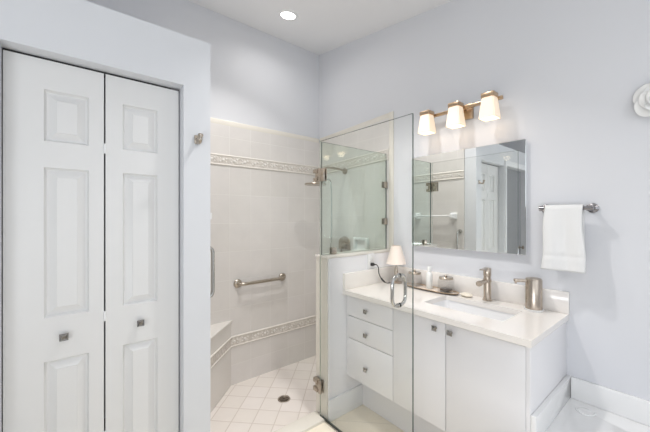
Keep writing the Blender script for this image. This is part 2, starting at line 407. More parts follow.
# half wall between vanity and shower
PX = 1.347; PY0, PY1, PZ = 1.62, 1.752, 1.108
b = BM(); box(b, PX + .010, XR, PY0, PY1 - .010, -0.2, PZ); pw = struct('wall_half', b, M['half_paint_lightened'])
b = BM(); box(b, PX, PX + .010, PY0 + .012, PY1, ZS, PZ); box(b, PX + .01, XR - .012, PY1 - .010, PY1, ZS, PZ); obj('tile_facing', b, M['tile_plain'], pw)
b = BM(); box(b, PX - .006, XR - .001, PY0 - .003, PY1 + .006, PZ, PZ + .018, .004); obj('tile_cap', b, M['liner'], pw)
b = BM(); box(b, PX, 1.672, PY0 - .014, PY0, 0, .150, .004); struct('baseboard_half', b, M['trim'])
# shower curb
b = BM(); box(b, XC, PX, 1.635, 1.752, -0.15, 0.018, .006); struct('trim_3', b, M['tile_plain'])

# shower wall tile: back, left, right
def tile_field(name, parent, kind):
    z0, z1 = ZS, 2.182
    b = BM()
    if kind == 'back': box(b, XC, XR, YB - .012, YB, z0, z1); return obj(name, b, M['tile_xz'], parent)
    if kind == 'left': box(b, XC, XC + .012, 1.752, YB - .012, z0, z1); return obj(name, b, M['tile_yz'], parent)
    RIS = 0.035
    hexa(b, [(XR - .012, 1.665, z0), (XR, 1.665, z0), (XR, YB - .012, z0), (XR - .012, YB - .012, z0)],
         [(XR - .012, 1.665, z1 + RIS), (XR, 1.665, z1 + RIS), (XR, YB - .012, z1), (XR - .012, YB - .012, z1)])
    return obj(name, b, M['tile_yz'], parent)
tile_field('tile_field', wb, 'back'); tile_field('tile_field', wc, 'left'); tile_field('tile_field', wr, 'right')
def run(bm, p0, p1, prof):
    """profile (outward, up) swept from p0 to p1, normal to the left of travel"""
    a, c = Vector(p0), Vector(p1); d = (c - a); d.z = 0; d.normalize(); n = Vector((-d.y, d.x, 0))
    hexa(bm, [a + n * o + Vector((0, 0, h)) for o, h in prof], [c + n * o + Vector((0, 0, h)) for o, h in prof])
def halfround(r, base=0.0, k=6): return [(base, -r)] + [(base + r * math.cos(-PI / 2 + PI * j / k), r * math.sin(-PI / 2 + PI * j / k)) for j in range(1, k)] + [(base, r)]
def cladding(parent, p0, p1, lift=0.0):
    """accent bands and top cap along a tiled wall; p0 -> p1 keeps the room to the left"""
    a0, a1 = Vector(p0), Vector(p1); up = lambda p, z, r: (p[0], p[1], z + r)
    for zc in (1.880, 0.301):
        r0 = lift if zc > 1 else 0
        b = BM(); run(b, up(a0, zc, r0), up(a1, zc, 0), [(0.012, -.034), (0.017, -.034), (0.017, .034), (0.012, .034)]); band = obj('accent_band', b, M['relief'], parent)
        b = BM()
        for dz in (-.0395, .0395): run(b, up(a0, zc + dz, r0), up(a1, zc + dz, 0), halfround(.0085, .0118))
        obj('band_liner', b, M['liner'], band)
        t = BM(); L = (a1 - a0).length; n = max(2, round(L / .1)); d = (a1 - a0).normalized(); nrm = Vector((-d.y, d.x, 0))
        for i in range(n):
            s = (i + .5) / n; c = a0 + (a1 - a0) * s; c = Vector((c.x, c.y, zc + r0 * (1 - s))) + nrm * .0175
            for kx, kz, rr in ((0, 0, .013), (-.026, .012, .009), (.026, -.012, .009), (-.026, -.014, .006), (.026, .014, .006)):
                s_ = bmesh.new(); bmesh.ops.create_icosphere(s_, subdivisions=2, radius=rr)
                mx = Matrix.Translation(c + d * kx + Vector((0, 0, kz))) @ Matrix.Rotation(math.atan2(d.y, d.x), 4, 'Z') @ Matrix.Diagonal((1, .3, 1, 1))
                merge(t, s_, mx)
        obj('scroll_relief', t, M['tile_bench'], band)
    b = BM(); run(b, up(a0, 2.205, lift), up(a1, 2.205, 0), [(0, -.023), (.012, -.023), (.014, .012), (.010, .021), (0, .023)]); obj('tile_cap', b, M['tile_plain'], parent)
cladding(wb, (XR - .012, YB, 0), (XC, YB, 0)) 
cladding(wc, (XC, YB - .03, 0), (XC, 1.753, 0))
cladding(wr, (XR, 1.665, 0), (XR, YB - .03, 0), 0.035)
b = BM(); box(b, XR - .014, XR, 1.622, 1.665, PZ + .019, 2.264, .004); obj('edge_tile', b, M['tile_plain'], wr)

# corner bench of the shower
bc = (XC + .012, YB - .012)
ld = 0.507
bench = thing('shower_bench', 'tiled triangular corner bench in the back left of the shower, behind the closet wall', 'bench', (bc[0], bc[1], ZS))
tri = lambda l, z: [(bc[0], bc[1] - l, z), (bc[0] + l, bc[1], z), (bc[0], bc[1], z)]
b = BM(); hexa(b, tri(ld, ZS + .002), tri(ld, .472))
obj('bench_base', b, M['tile_bench'], bench)
b = BM(); hexa(b, tri(ld + .012, .472), tri(ld + .012, .490)); obj('seat_slab', b, M['tile_bench'], bench)
p0, p1 = Vector((bc[0], bc[1] - ld, 0)), Vector((bc[0] + ld, bc[1], 0))
b = BM(); q0, q1 = p1 + (p0 - p1) * .02, p0 + (p1 - p0) * .02
run(b, (q0.x, q0.y, .301), (q1.x, q1.y, .301), [(0, -.034), (.004, -.034), (.004, .034), (0, .034)]); bb = obj('accent_band', b, M['relief'], bench)
b = BM()
for dz in (-.0395, .0395): run(b, (q0.x, q0.y, .301 + dz), (q1.x, q1.y, .301 + dz), halfround(.0085, 0.0))
obj('band_liner', b, M['liner'], bb)

# floor drain
dr = thing('floor_drain', 'round dark floor drain in the middle of the shower pan', 'drain', (1.326, 2.15, ZS))
b = BM(); lathe(b, [(.036, .0015), (.040, .004), (.049, .003), (.051, .0)], (1.326, 2.15, ZS + .0005), 'z', 40); obj('drain_ring', b, M['nickel'], dr)
b = BM(); lathe(b, [(0, .0012), (.037, .0012)], (1.326, 2.15, ZS + .0005), 'z', 40)
obj('strainer', b, mat('dark_strainer', srgb(70, 60, 54), .4, metal=.8), dr)  # dark metal disc under the grate rings
b = BM()
for rr in (.010, .019, .028):
    lathe(b, [(rr - .002, .0013), (rr - .002, .003), (rr + .002, .003), (rr + .002, .0013)], (1.326, 2.15, ZS + .0005), 'z', 32)
obj('grate_ring', b, M['nickel'], dr)

# ------------------------------------------------------------------ ceiling downlights (all but the first added for fill)
proto = None
DLAB = ['lit round recessed ceiling light over the shower', 'unseen ceiling light added to brighten the floor in front of the vanity',
        'unseen ceiling light added for fill near the front end, by the left wall', 'unseen ceiling light added for fill near the front end, over the bathtub',
        'unseen ceiling light added to brighten the entry side of the shower']
tilt = math.atan(0.15)
for i, (x, y) in enumerate(DOWN):
    if proto is None:
        t = thing('downlight', DLAB[0], 'ceiling light', (x, y, ceil_z(y)))
        b = BM(); lathe(b, [(.058, -.003), (.062, -.008), (.082, -.007), (.086, -.0005)], (x, y, ceil_z(y)), 'z', 40); obj('trim_ring', b, M['plastic'], t)
        b = BM(); lathe(b, [(0, -.006), (.059, -.005)], (x, y, ceil_z(y)), 'z', 40); obj('lens', b, M['down'], t)
        t.rotation_euler = (tilt, 0, 0); proto = t
    else:
        t = mirror_copy_tree(proto, (x, y, ceil_z(y))); t['label'] = DLAB[i]
    t['group'] = 'recessed ceiling lights'

# ------------------------------------------------------------------ shower glass
GZ1 = 1.918
XD = 1.333; HY = 1.692; DY0 = 0.932; GT = 0.010
def slab(x0, x1, y0, y1, z0, z1, thin, pale=False):
    """glass sheet: clear faces (slot 0), darker edges (slot 1)"""
    b = BM(); box(b, x0, x1, y0, y1, z0, z1)
    for f in b.faces:
        f.material_index = 0 if abs(f.normal['xyz'.index(thin)]) > .5 else (2 if pale and f.normal.y > .5 else 1)
    return b
sd = thing('shower_door', 'frameless clear glass shower door swung open in front of the vanity', 'shower door', (XD, HY, 0))
pane = obj('glass_pane', slab(XD - GT / 2, XD + GT / 2, DY0, HY - .006, .022, GZ1, 'x', True), None, sd, mats=[M['door_glass'], M['edge'], M['edge_lit']], smooth=0)
b = BM(); box(b, XD - .005, XD + .005, DY0 + .002, HY - .008, .010, .021, .001); obj('bottom_sweep', b, M['dark'], sd)
def door_hinge(zc, parent, y0=1.628):
    b = BM()
    box(b, XD - .018, XD - .0055, y0, 1.688, zc - .045, zc + .045, .003)
    box(b, XD + .0055, XD + .0125, y0, 1.688, zc - .045, zc + .045, .002)
    box(b, XD - .020, XD + .012, 1.697, 1.745, zc - .045, zc - .015, .003)
    box(b, XD - .020, XD + .012, 1.697, 1.745, zc + .015, zc + .045, .003)
    box(b, XD - .014, XD + .012, 1.690, 1.727, zc - .016, zc + .016, .003)
    lathe(b, [(0, -.05), (.007, -.05), (.007, .05), (0, .05)], (XD - .006, 1.6925, zc), 'z', 14)
    return obj('hinge', b, M['nickel'], parent)
door_hinge(1.683, sd); door_hinge(0.222, sd, 1.662)
for sx in (-1, 1):
    x0 = XD + sx * .005; x1 = XD + sx * .055; y = 1.019; z0, z1 = .930, 1.087
    b = BM(); tube(b, fillet([(x0, y, z0), (x1, y, z0), (x1, y, z1), (x0, y, z1)], .046, 8), .0095, 14)
    ph = obj('pull_handle', b, M['chrome'], sd)
    b = BM()
    for z in (z0, z1): lathe(b, [(0, 0), (.0125, 0), (.0125, .004), (.0085, .005)], (x0, y, z), 'x' if sx > 0 else '-x', 18)
    obj('washer', b, M['chrome'], ph)

fp = thing('glass_screen', 'fixed greenish glass panel standing on the half wall', 'glass panel', (1.345, HY, PZ + .018))
obj('glass_pane', slab(1.350, XR - .016, HY - GT / 2, HY + GT / 2, PZ + .019, GZ1, 'y'), None, fp, mats=[M['panel_glass'], M['edge']], smooth=0)
def clip(x0, x1, z0, z1):
    b = BM(); box(b, x0, x1, HY - .016, HY - .0055, z0, z1, .002); box(b, x0, x1, HY + .0055, HY + .016, z0, z1, .002); return b
for z in (1.66, 1.355): obj('wall_clip', clip(XR - .055, XR - .0145, z - .026, z + .026), M['nickel'], fp)
obj('sill_clip', clip(1.434, 1.476, PZ + .0185, PZ + .066), M['nickel'], fp)

# ------------------------------------------------------------------ shower fittings
yb = YB - .012
def flange(bm, c, axis, r=.038):
    lathe(bm, [(0, 0), (r, 0), (r, .006), (r * .86, .012), (r * .45, .018), (.0, .018)], c, axis, 28)
gb = thing('grab_bar', 'brushed nickel grab bar mounted level on the back shower wall', 'grab bar', (1.36, yb, .803))
b = BM(); tube(b, fillet([(1.133, yb - .004, .803), (1.133, yb - .06, .803), (1.590, yb - .06, .806), (1.590, yb - .004, .806)], .045, 8), .0145, 18); obj('bar', b, M['nickel'], gb)
for x, z in ((1.133, .803), (1.590, .806)):
    b = BM(); flange(b, (x, yb - .0005, z), '-y'); obj('flange', b, M['nickel'], gb)
xl = XC + .012
gv = thing('grab_bar', 'upright chrome grab bar just inside the shower, behind the closet corner', 'grab bar', (xl, 1.80, 1.077))
b = BM(); tube(b, fillet([(xl + .003, 1.80, .932), (xl + .064, 1.80, .932), (xl + .064, 1.80, 1.222), (xl + .003, 1.80, 1.222)], .04, 8), .0105, 16); obj('bar', b, M['chrome'], gv)
for z in (.932, 1.222):
    b = BM(); lathe(b, [(0, 0), (.026, 0), (.026, .005), (.012, .010), (0, .010)], (xl + .0005, 1.80, z), 'x', 24); obj('flange', b, M['chrome'], gv)
tb = thing('towel_bar', 'white ceramic towel bar on the left shower wall', 'towel bar', (xl, 2.1, 1.40))
for y in (1.872, 2.36):
    b = BM(); box(b, xl + .0005, xl + .014, y - .04, y + .04, 1.36, 1.44, .005); hexa(b, [(xl + .013, y - .032, 1.37), (xl + .013, y + .032, 1.37), (xl + .013, y + .032, 1.43), (xl + .013, y - .032, 1.43)], [(xl + .078, y - .018, 1.382), (xl + .078, y + .018, 1.382), (xl + .078, y + .018, 1.418), (xl + .078, y - .018, 1.418)])
    obj('bracket', b, M['porcelain'], tb)
b = BM(); tube(b, [(xl + .058, 1.885, 1.40), (xl + .058, 2.347, 1.40)], .010, 14); obj('rail', b, M['porcelain'], tb)

xr = XR - .012
sf = thing('rain_shower', 'nickel rain shower head on a wall arm with a hanging hose', 'shower head', (xr, 2.2, 1.835))
b = BM(); lathe(b, [(0, 0), (.032, 0), (.032, .006), (.014, .014), (0, .014)], (xr - .0005, 2.2, 1.835), '-x', 28); obj('wall_flange', b, M['nickel'], sf)
b = BM(); tube(b, fillet([(xr - .002, 2.2, 1.835), (1.93, 2.2, 1.850), (1.775, 2.2, 1.845), (1.775, 2.2, 1.735)], .05, 8), .0105, 14); obj('shower_arm', b, M['nickel'], sf)
b = BM(); lathe(b, [(0, -.03), (.017, -.03), (.020, -.02), (.020, .018), (.014, .03), (0, .03)], (1.775, 2.2, 1.722), 'z', 22); box(b, 1.700, 1.775, 2.191, 2.209, 1.694, 1.712, .004); obj('diverter', b, M['nickel'], sf)
b = BM(); lathe(b, [(0, .016), (.018, .016), (.03, .010), (.095, .006), (.100, .0), (.095, -.008), (0, -.008)], (1.685, 2.2, 1.685), 'z', 44); obj('spray_plate', b, M['nickel'], sf)
b = BM(); tube(b, smooth_path([(1.775, 2.186, 1.705), (1.80, 2.17, 1.735), (1.835, 2.17, 1.71), (1.845, 2.17, 1.60), (1.848, 2.17, 1.30), (1.846, 2.175, 1.08), (1.90, 2.18, .985), (1.97, 2.18, 1.02), (xr - .002, 2.18, 1.05)], 7), .0065, 10); obj('hose', b, M['chrome'], sf)
sv = thing('shower_valve', 'arched nickel shower valve on the tiled wall behind the glass panel', 'shower valve', (xr, 2.205, 1.13))
b = BM(); pts = [(-.08, -.055), (.08, -.055)] + [(.08 * math.cos(PI * k / 14), .01 + .065 * math.sin(PI * k / 14)) for k in range(15)]
hexa(b, [(xr - .0005, 2.205 + u, 1.13 + v) for u, v in pts], [(xr - .012, 2.205 + u * .94, 1.13 + v * .94) for u, v in pts]); obj('escutcheon', b, M['nickel'], sv)
b = BM(); lathe(b, [(0, 0), (.035, 0), (.032, .03), (.024, .045), (0, .047)], (xr - .012, 2.205, 1.115), '-x', 28); box(b, xr - .052, xr - .038, 2.197, 2.213, 1.04, 1.115, .004); obj('lever', b, M['nickel'], sv)
sq = thing('soap_dish', 'white square ceramic soap dish on the tiled wall behind the glass panel', 'soap dish', (xr, 1.973, 1.14))
b = BM()
for y0, y1, z0, z1 in ((1.885, 1.912, 1.075, 1.205), (2.034, 2.061, 1.075, 1.205), (1.912, 2.034, 1.178, 1.205), (1.912, 2.034, 1.075, 1.102)): box(b, xr - .034, xr - .0005, y0, y1, z0, z1, .006)
obj('rim', b, M['porcelain'], sq)
b = BM(); box(b, xr - .008, xr - .001, 1.910, 2.036, 1.10, 1.18); box(b, xr - .07, xr - .03, 1.905, 2.041, 1.078, 1.098, .006); obj('dish_tray', b, M['porcelain'], sq)

# ------------------------------------------------------------------ vanity
VX, VY0, VY1 = 1.512, .470, 1.6195          # front face of fronts, right end, left end
CZ = .880
vc = thing('vanity_cabinet', 'white flat front vanity cabinet with three drawers and two doors under the sink counter', 'cabinet', (1.78, 1.04, 0))
b = BM()
box(b, VX + .021, XR - .001, VY0 + .018, VY1, .270, .288); box(b, VX + .021, VX + .035, VY0 + .018, VY1, .288, CZ - .0305)
box(b, XR - .015, XR - .001, VY0 + .018, VY1, .288, CZ - .0305); box(b, VX + .035, XR - .015, 1.192, 1.210, .288, CZ - .0305)
box(b, VX + .035, XR - .015, VY1 - .018, VY1, .288, CZ - .0305)
obj('carcass', b, M['cab'], vc)
b = BM(); box(b, VX + .002, XR - .001, VY0, VY0 + .0175, .02, CZ - .0305, .0015); obj('end_panel', b, M['cab'], vc)
b = BM(); box(b, VX + .006, VX + .021, 1.596, VY1 - .001, .270, CZ - .0305, .001); obj('filler', b, M['cab'], vc)
b = BM(); box(b, 1.672, 1.69, VY0 + .018, VY1, 0.001, .27); obj('toe_kick', b, M['cab'], vc)
for z0, z1, zk in ((.702, .836, .768), (.546, .698, .610), (.272, .542, .385)):
    b = BM(); box(b, VX, VX + .020, 1.203, 1.594, z0, z1, .002); dw = obj('drawer', b, M['cab'], vc)
    pyramid_knob((VX, 1.418, zk), (-1, 0, 0), .0135, 'knob', dw)
for y0, y1, yk in ((.859, 1.199, .913), (.4885, .855, .826)):
    b = BM(); box(b, VX, VX + .020, y0, y1, .272, .836, .002); dd = obj('door', b, M['cab'], vc)
    pyramid_knob((VX, yk, .801), (-1, 0, 0), .0135, 'knob', dd)

# countertop with a cut-out
SX0, SX1, SY0, SY1 = 1.645, 1.910, .628, 1.078
ct = thing('countertop', 'white quartz countertop with low back and side splashes', 'countertop', (1.78, 1.04, CZ - .03))
def rrect(x0, x1, y0, y1, r, k=5):
    out = []
    for cx, cy, a0 in ((x1 - r, y1 - r, 0), (x0 + r, y1 - r, PI / 2), (x0 + r, y0 + r, PI), (x1 - r, y0 + r, 3 * PI / 2)):
        for j in range(k + 1): a = a0 + PI / 2 * j / k; out.append((cx + r * math.cos(a), cy + r * math.sin(a)))
    return out
def ring_slab(outer, inner, z0, z1):
    """slab with a hole: outer and inner rings have equal counts"""
    t = bmesh.new(); n = len(outer)
    mk = lambda ring, z: [t.verts.new((x, y, z)) for x, y in ring]
    ot, it, ob, ib = mk(outer, z1), mk(inner, z1), mk(outer, z0), mk(inner, z0)
    for k in range(n):
        l = (k + 1) % n
        t.faces.new((ot[k], ot[l], it[l], it[k])); t.faces.new((ob[l], ob[k], ib[k], ib[l]))
        t.faces.new((ob[k], ob[l], ot[l], ot[k])); t.faces.new((it[k], it[l], ib[l], ib[k]))
    bmesh.ops.recalc_face_normals(t, faces=t.faces[:]); return t
CX0, CX1, CY0, CY1 = 1.479, XR - .001, .456, 1.6195
b = ring_slab(rrect(CX0, CX1, CY0, CY1, .003), rrect(SX0, SX1, SY0, SY1, .012), CZ - .030, CZ)
obj('slab', b, M['quartz'], ct, smooth=30)
b = BM(); box(b, XR - .021, XR - .001, CY0, CY1 - .0005, CZ + .0002, .995, .0015); obj('back_splash', b, M['quartz'], ct)
b = BM(); box(b, CX0 + .004, XR - .0215, CY1 - .0215, CY1 - .0005, CZ + .0002, .995, .0015); obj('side_splash', b, M['quartz'], ct)

sk = thing('sink', 'white rectangular undermount sink set in the quartz countertop', 'sink', (1.78, .846, CZ - .17))
t = BM(); rings = []
for ins, z in ((-.022, CZ - .0305), (-.004, CZ - .0305), (-.002, CZ - .045), (.012, CZ - .12), (.03, CZ - .148), (.07, CZ - .152)):
    rings.append([t.verts.new((x, y, z)) for x, y in rrect(SX0 + ins, SX1 - ins, SY0 + ins, SY1 - ins, .03 if ins < .02 else .025)])
for a, c in zip(rings[:-1], rings[1:]):
    n = len(a)
    for k in range(n): t.faces.new((a[k], a[(k + 1) % n], c[(k + 1) % n], c[k]))
t.faces.new(rings[-1]); bmesh.ops.recalc_face_normals(t, faces=t.faces[:]); bmesh.ops.reverse_faces(t, faces=t.faces[:])
obj('basin', t, M['porcelain'], sk)
b = BM(); lathe(b, [(0, .004), (.018, .004), (.022, .002), (.024, 0)], (1.80, .853, CZ - .1515), 'z', 28); obj('drain', b, M['nickel'], sk)

# faucet
fx, fy = 1.985, .850
fc = thing('faucet', 'brushed nickel single lever faucet standing behind the sink', 'faucet', (fx, fy, CZ))
b = BM(); lathe(b, [(0, .0005), (.027, .0005), (.027, .005), (.0215, .008), (.0205, .02), (.0205, .150), (0, .150)], (fx, fy, CZ), 'z', 32); obj('body', b, M['nickel_v'], fc)
b = BM(); lathe(b, [(.0215, .112), (.0235, .114), (.0235, .132), (.0215, .134)], (fx, fy, CZ), 'z', 32)
tube(b, [(fx - .012, fy, CZ + .122), (fx - .098, fy, CZ + .118)], .0125, 18); tube(b, [(fx - .098, fy, CZ + .118), (fx - .116, fy, CZ + .117)], .0165, 20); obj('spout', b, M['nickel_v'], fc)
b = BM(); lathe(b, [(0, .152), (.0215, .152), (.0225, .156), (.0225, .195), (.020, .200), (0, .200)], (fx, fy, CZ), 'z', 32)
hexa(b, [(fx - .01, fy - .011, CZ + .190), (fx - .01, fy + .011, CZ + .190), (fx - .088, fy + .007, CZ + .194), (fx - .088, fy - .007, CZ + .194)], [(fx - .01, fy - .011, CZ + .200), (fx - .01, fy + .011, CZ + .200), (fx - .088, fy + .007, CZ + .200), (fx - .088, fy - .007, CZ + .200)]); obj('lever', b, M['nickel_v'], fc)

# soap pump
px_, py_ = 1.974, .598
sp = thing('soap_dispenser', 'brushed steel sensor soap dispenser at the right end of the counter', 'soap dispenser', (px_, py_, CZ))
b = BM(); lathe(b, [(0, .0005), (.045, .0005), (.047, .003), (.047, .010), (0, .010)], (px_, py_, CZ), 'z', 40); obj('foot', b, M['plastic'], sp)
b = BM(); lathe(b, [(0, .010), (.040, .010), (.040, .168), (.037, .176), (.018, .181), (0, .182)], (px_, py_, CZ), 'z', 44); obj('body', b, M['nickel_v'], sp)
b = BM(); q = BM(); box(q, .025, .098, -.013, .013, CZ + .153, CZ + .170, .005); lathe(q, [(0, -.008), (.006, -.008), (.006, .004), (0, .004)], (.088, 0, CZ + .152), 'z', 12); merge(b, q, Matrix.Translation((px_, py_, 0)) @ Matrix.Rotation(R(127), 4, 'Z')); obj('spout', b, M['nickel_v'], sp)

# tray with jars and bottle
ty0, ty1, tx = 1.020, 1.425, 1.955
tr_ = thing('tray', 'long dark rimmed vanity tray standing against the backsplash', 'tray', (tx, (ty0 + ty1) / 2, CZ))
yc, hl = (ty0 + ty1) / 2, (ty1 - ty0) / 2
def stadium(hx, hy, z, n=40):
    out = []
    for k in range(n):
        a = 2 * PI * k / n; c, s = math.cos(a), math.sin(a)
        out.append((tx + hx * math.copysign(abs(c) ** .75, c), yc + hy * math.copysign(abs(s) ** .75, s), z))
    return out
t = BM(); rings = [[t.verts.new(p) for p in stadium(*q)] for q in ((.056, hl - .005, CZ + .0063), (.062, hl, CZ + .010), (.064, hl + .002, CZ + .0135), (.0615, hl - .0005, CZ + .0135), (.058, hl - .006, CZ + .008))]
t.faces.new(rings[0])
for a, c in zip(rings[:-1], rings[1:]):
    for k in range(40): t.faces.new((a[k], a[(k + 1) % 40], c[(k + 1) % 40], c[k]))
bmesh.ops.recalc_face_normals(t, faces=t.faces[:]); obj('rim', t, M['bronze'], tr_)
t = BM(); hexa(t, stadium(.046, hl - .010, CZ + .0004), stadium(.058, hl - .003, CZ + .0062)); obj('tray_foot', t, M['tray_dark'], tr_)
t = BM(); hexa(t, stadium(.0575, hl - .007, CZ + .006), stadium(.0575, hl - .007, CZ + .009)); obj('lining', t, M['tray_in'], tr_)
def jar(y, label, first=None):
    z = CZ + .0095
    t = thing('glass_jar', label, 'jar', (tx, y, z), 'lidded glass jars on the tray')
    b = BM(); hw = .042
    outer = lambda zz, i=0: [(tx + u * (1), y + v, zz) for u, v in [(q[0] , q[1]) for q in rrect(-hw + i, hw - i, -hw + i, hw - i, .010)]]
    rr = [outer(z), outer(z + .085), outer(z + .085, .004), outer(z + .006, .004)]
    tt = BM(); R2 = [[tt.verts.new(p) for p in q] for q in rr]; n = len(R2[0])
    for a, c in zip(R2[:-1], R2[1:]):
        for k in range(n): tt.faces.new((a[k], a[(k + 1) % n], c[(k + 1) % n], c[k]))
    tt.faces.new(R2[0]); tt.faces.new(R2[-1]); bmesh.ops.recalc_face_normals(tt, faces=tt.faces[:])
    obj('vessel', tt, M['jar_glass'], t)
    b = BM(); lathe(b, [(0, .0855), (.044, .0855), (.046, .089), (.046, .097), (.042, .101), (0, .102)], (tx, y, z), 'z', 36)
    lathe(b, [(0, .102), (.006, .102), (.010, .108), (.006, .114), (0, .115)], (tx, y, z), 'z', 16); obj('lid', b, M['nickel'], t)
    return t, z
j1, z = jar(1.352, 'square glass jar with a nickel lid at the lamp end of the tray')
j2, z = jar(1.105, 'square glass jar with a nickel lid at the faucet end of the tray')
b = BM(); box(b, tx - .030, tx + .030, 1.075, 1.135, z + .0065, z + .022, .004); dk = obj('hair_clip', b, M['tray_dark']); tag(dk, 'dark flat box at the bottom of the jar nearer the faucet', 'box'); dk.name = 'small_box'
bt = thing('bottle', 'milky white bottle standing between the two glass jars on the tray', 'bottle', (tx - .005, 1.228, CZ + .0095))
b = BM(); lathe(b, [(0, 0), (.020, 0), (.022, .003), (.022, .095), (.019, .110), (.012, .116), (0, .117)], (tx - .005, 1.228, CZ + .0095), 'z', 32); obj('body', b, M['bottle'], bt)
b = BM(); lathe(b, [(0, .117), (.014, .117), (.014, .150), (.012, .153), (0, .153)], (tx - .005, 1.228, CZ + .0095), 'z', 24); obj('cap', b, M['bottle'], bt)
sv_ = thing('soap_bar', 'ivory soap bar lying on the counter between the tray and the faucet', 'soap', (1.968, .972, CZ))
b = BM(); t = bmesh.new(); bmesh.ops.create_uvsphere(t, u_segments=28, v_segments=14, radius=1.0)
merge(b, t, Matrix.Translation((1.968, .972, CZ + .0125)) @ Matrix.Diagonal((.028, .040, .012, 1))); obj('bar', b, M['ivory'], sv_)

# table lamp with its cord
lx, ly = 1.955, 1.520
lp = thing('table_lamp', 'small nickel table lamp with a cream cone shade in the counter corner', 'lamp', (lx, ly, CZ))
b = BM(); lathe(b, [(0, .0005), (.044, .0005), (.044, .006), (.036, .012), (.014, .020), (.010, .03), (.0125, .06), (.016, .085), (.011, .115), (.006, .135), (.006, .16), (0, .16)], (lx, ly, CZ), 'z', 32); obj('base', b, M['nickel_v'], lp)
b = BM(); lathe(b, [(.076, .150), (.037, .288), (.0355, .288), (.0745, .150), (.076, .150)], (lx, ly, CZ), 'z', 44)
sh = obj('lamp_shade', b, M['shade_fabric'], lp)
b = BM(); lathe(b, [(0, .165), (.013, .168), (.018, .195), (.012, .215), (0, .222)], (lx, ly, CZ), 'z', 20); obj('bulb', b, M['plastic'], lp)
b = BM(); tube(b, smooth_path([(1.772, 1.590, 1.032), (1.790, 1.575, 1.030), (1.808, 1.572, 1.005), (1.815, 1.575, .965), (1.835, 1.57, .925), (1.860, 1.56, .893), (1.885, 1.545, .884), (lx - .035, 1.535, .886)], 6), .0035, 10)
obj('cord', b, M['black'], lp)
b = BM(); box(b, 1.760, 1.784, 1.590, 1.6125, 1.020, 1.044, .004); lathe(b, [(0, 0), (.008, 0), (.005, .016), (0, .016)], (1.772, 1.591, 1.032), '-y', 14); obj('plug', b, M['black'], lp)
b = BM(); tube(b, smooth_path([(1.838, 1.571, .922), (1.850, 1.566, .906), (1.862, 1.560, .894)], 5), .007, 12); obj('cord_switch', b, M['black'], lp)
op = thing('wall_outlet', 'white outlet plate on the half wall beside the lamp', 'outlet', (1.772, 1.62, 1.055))
b = BM(); box(b, 1.735, 1.809, 1.6125, 1.6195, .9965, 1.113, .003); obj('cover_plate', b, M['plastic'], op)
b = BM(); box(b, 1.756, 1.788, 1.610, 1.6125, 1.064, 1.098, .004); obj('socket', b, M['plastic'], op)

# ------------------------------------------------------------------ mirror, vanity light, towel, flower
MY0, MY1, MZ0, MZ1 = .655, 1.430, 1.174, 1.846
mc = thing('mirror', 'rectangular frameless mirror hung on the wall above the vanity', 'mirror', (XR, 1.04, 1.51))
b = BM(); box(b, XR - .022, XR - .0005, MY0 + .004, MY1 - .004, MZ0 + .004, MZ1 - .004); obj('backing', b, M['trim'], mc)
b = BM(); box(b, XR - .0275, XR - .0222, MY0, MY1, MZ0, MZ1, .0012, 1); obj('mirror_glass', b, M['mirror'], mc, smooth=0)

vl = thing('vanity_light', 'three shade nickel wall light glowing above the mirror', 'wall light', (XR, 1.03, 2.09))
b = BM(); box(b, XR - .022, XR - .0005, .965, 1.085, 2.045, 2.145, .004); box(b, XR - .055, XR - .02, 1.010, 1.040, 2.098, 2.124, .003); obj('backplate', b, M['bronze'], vl)
b = BM(); box(b, XR - .070, XR - .050, .765, 1.285, 2.102, 2.122, .002); obj('cross_bar', b, M['bronze'], vl)
lx0 = XR - .115
for y in (.818, 1.030, 1.242):
    b = BM(); box(b, lx0 - .036, lx0 + .036, y - .036, y + .036, 2.108, 2.136, .002); box(b, lx0 + .03, XR - .06, y - .010, y + .010, 2.104, 2.120, .001)
    cp = obj('shade_cap', b, M['bronze'], vl)
    sq4 = lambda h, z: [(lx0 - h, y - h, z), (lx0 + h, y - h, z), (lx0 + h, y + h, z), (lx0 - h, y + h, z)]
    t = BM(); rg = [[t.verts.new(p) for p in q] for q in (sq4(.034, 2.1075), sq4(.0475, 1.985), sq4(.0445, 1.985), sq4(.031, 2.1075))]
    for a, c in zip(rg[:-1], rg[1:]):
        for k in range(4): t.faces.new((a[k], a[(k + 1) % 4], c[(k + 1) % 4], c[k]))
    bmesh.ops.bevel(t, geom=[e for e in t.edges if abs(e.verts[0].co.z - e.verts[1].co.z) > .1], offset=.006, segments=3, affect='EDGES')
    bmesh.ops.recalc_face_normals(t, faces=t.faces[:]); shd = obj('glass_shade', t, M['shade_lit'], vl)
    b = BM(); lathe(b, [(0, .0), (.012, .006), (.018, .025), (.012, .05), (.009, .065), (0, .065)], (lx0, y, 2.030), 'z', 20); obj('bulb', b, M['bulb'], shd)
    d = bpy.data.lights.new('vanity_bulb', 'POINT'); d.energy = 0.15; d.color = (1.0, .82, .62); d.shadow_soft_size = .03
    o = bpy.data.objects.new('vanity_bulb', d); COL.objects.link(o); o.location = (lx0, y, 1.975)

tw = thing('towel_bar', 'short brushed nickel towel bar on the wall right of the mirror', 'towel bar', (XR, .45, 1.44))
bx_, bz_ = XR - .068, 1.440
b = BM(); tube(b, [(bx_, .360, bz_), (bx_, .562, bz_)], .009, 16); obj('rail', b, M['steel'], tw)
for y in (.360, .562):
    b = BM(); lathe(b, [(0, 0), (.024, 0), (.024, .006), (.018, .010), (.011, .014), (.011, .066), (0, .066)], (XR - .0005, y, bz_), '-x', 26); lathe(b, [(0, -.013), (.0135, -.013), (.0135, .013), (0, .013)], (bx_, y, bz_), 'y', 22); obj('post', b, M['steel'], tw)

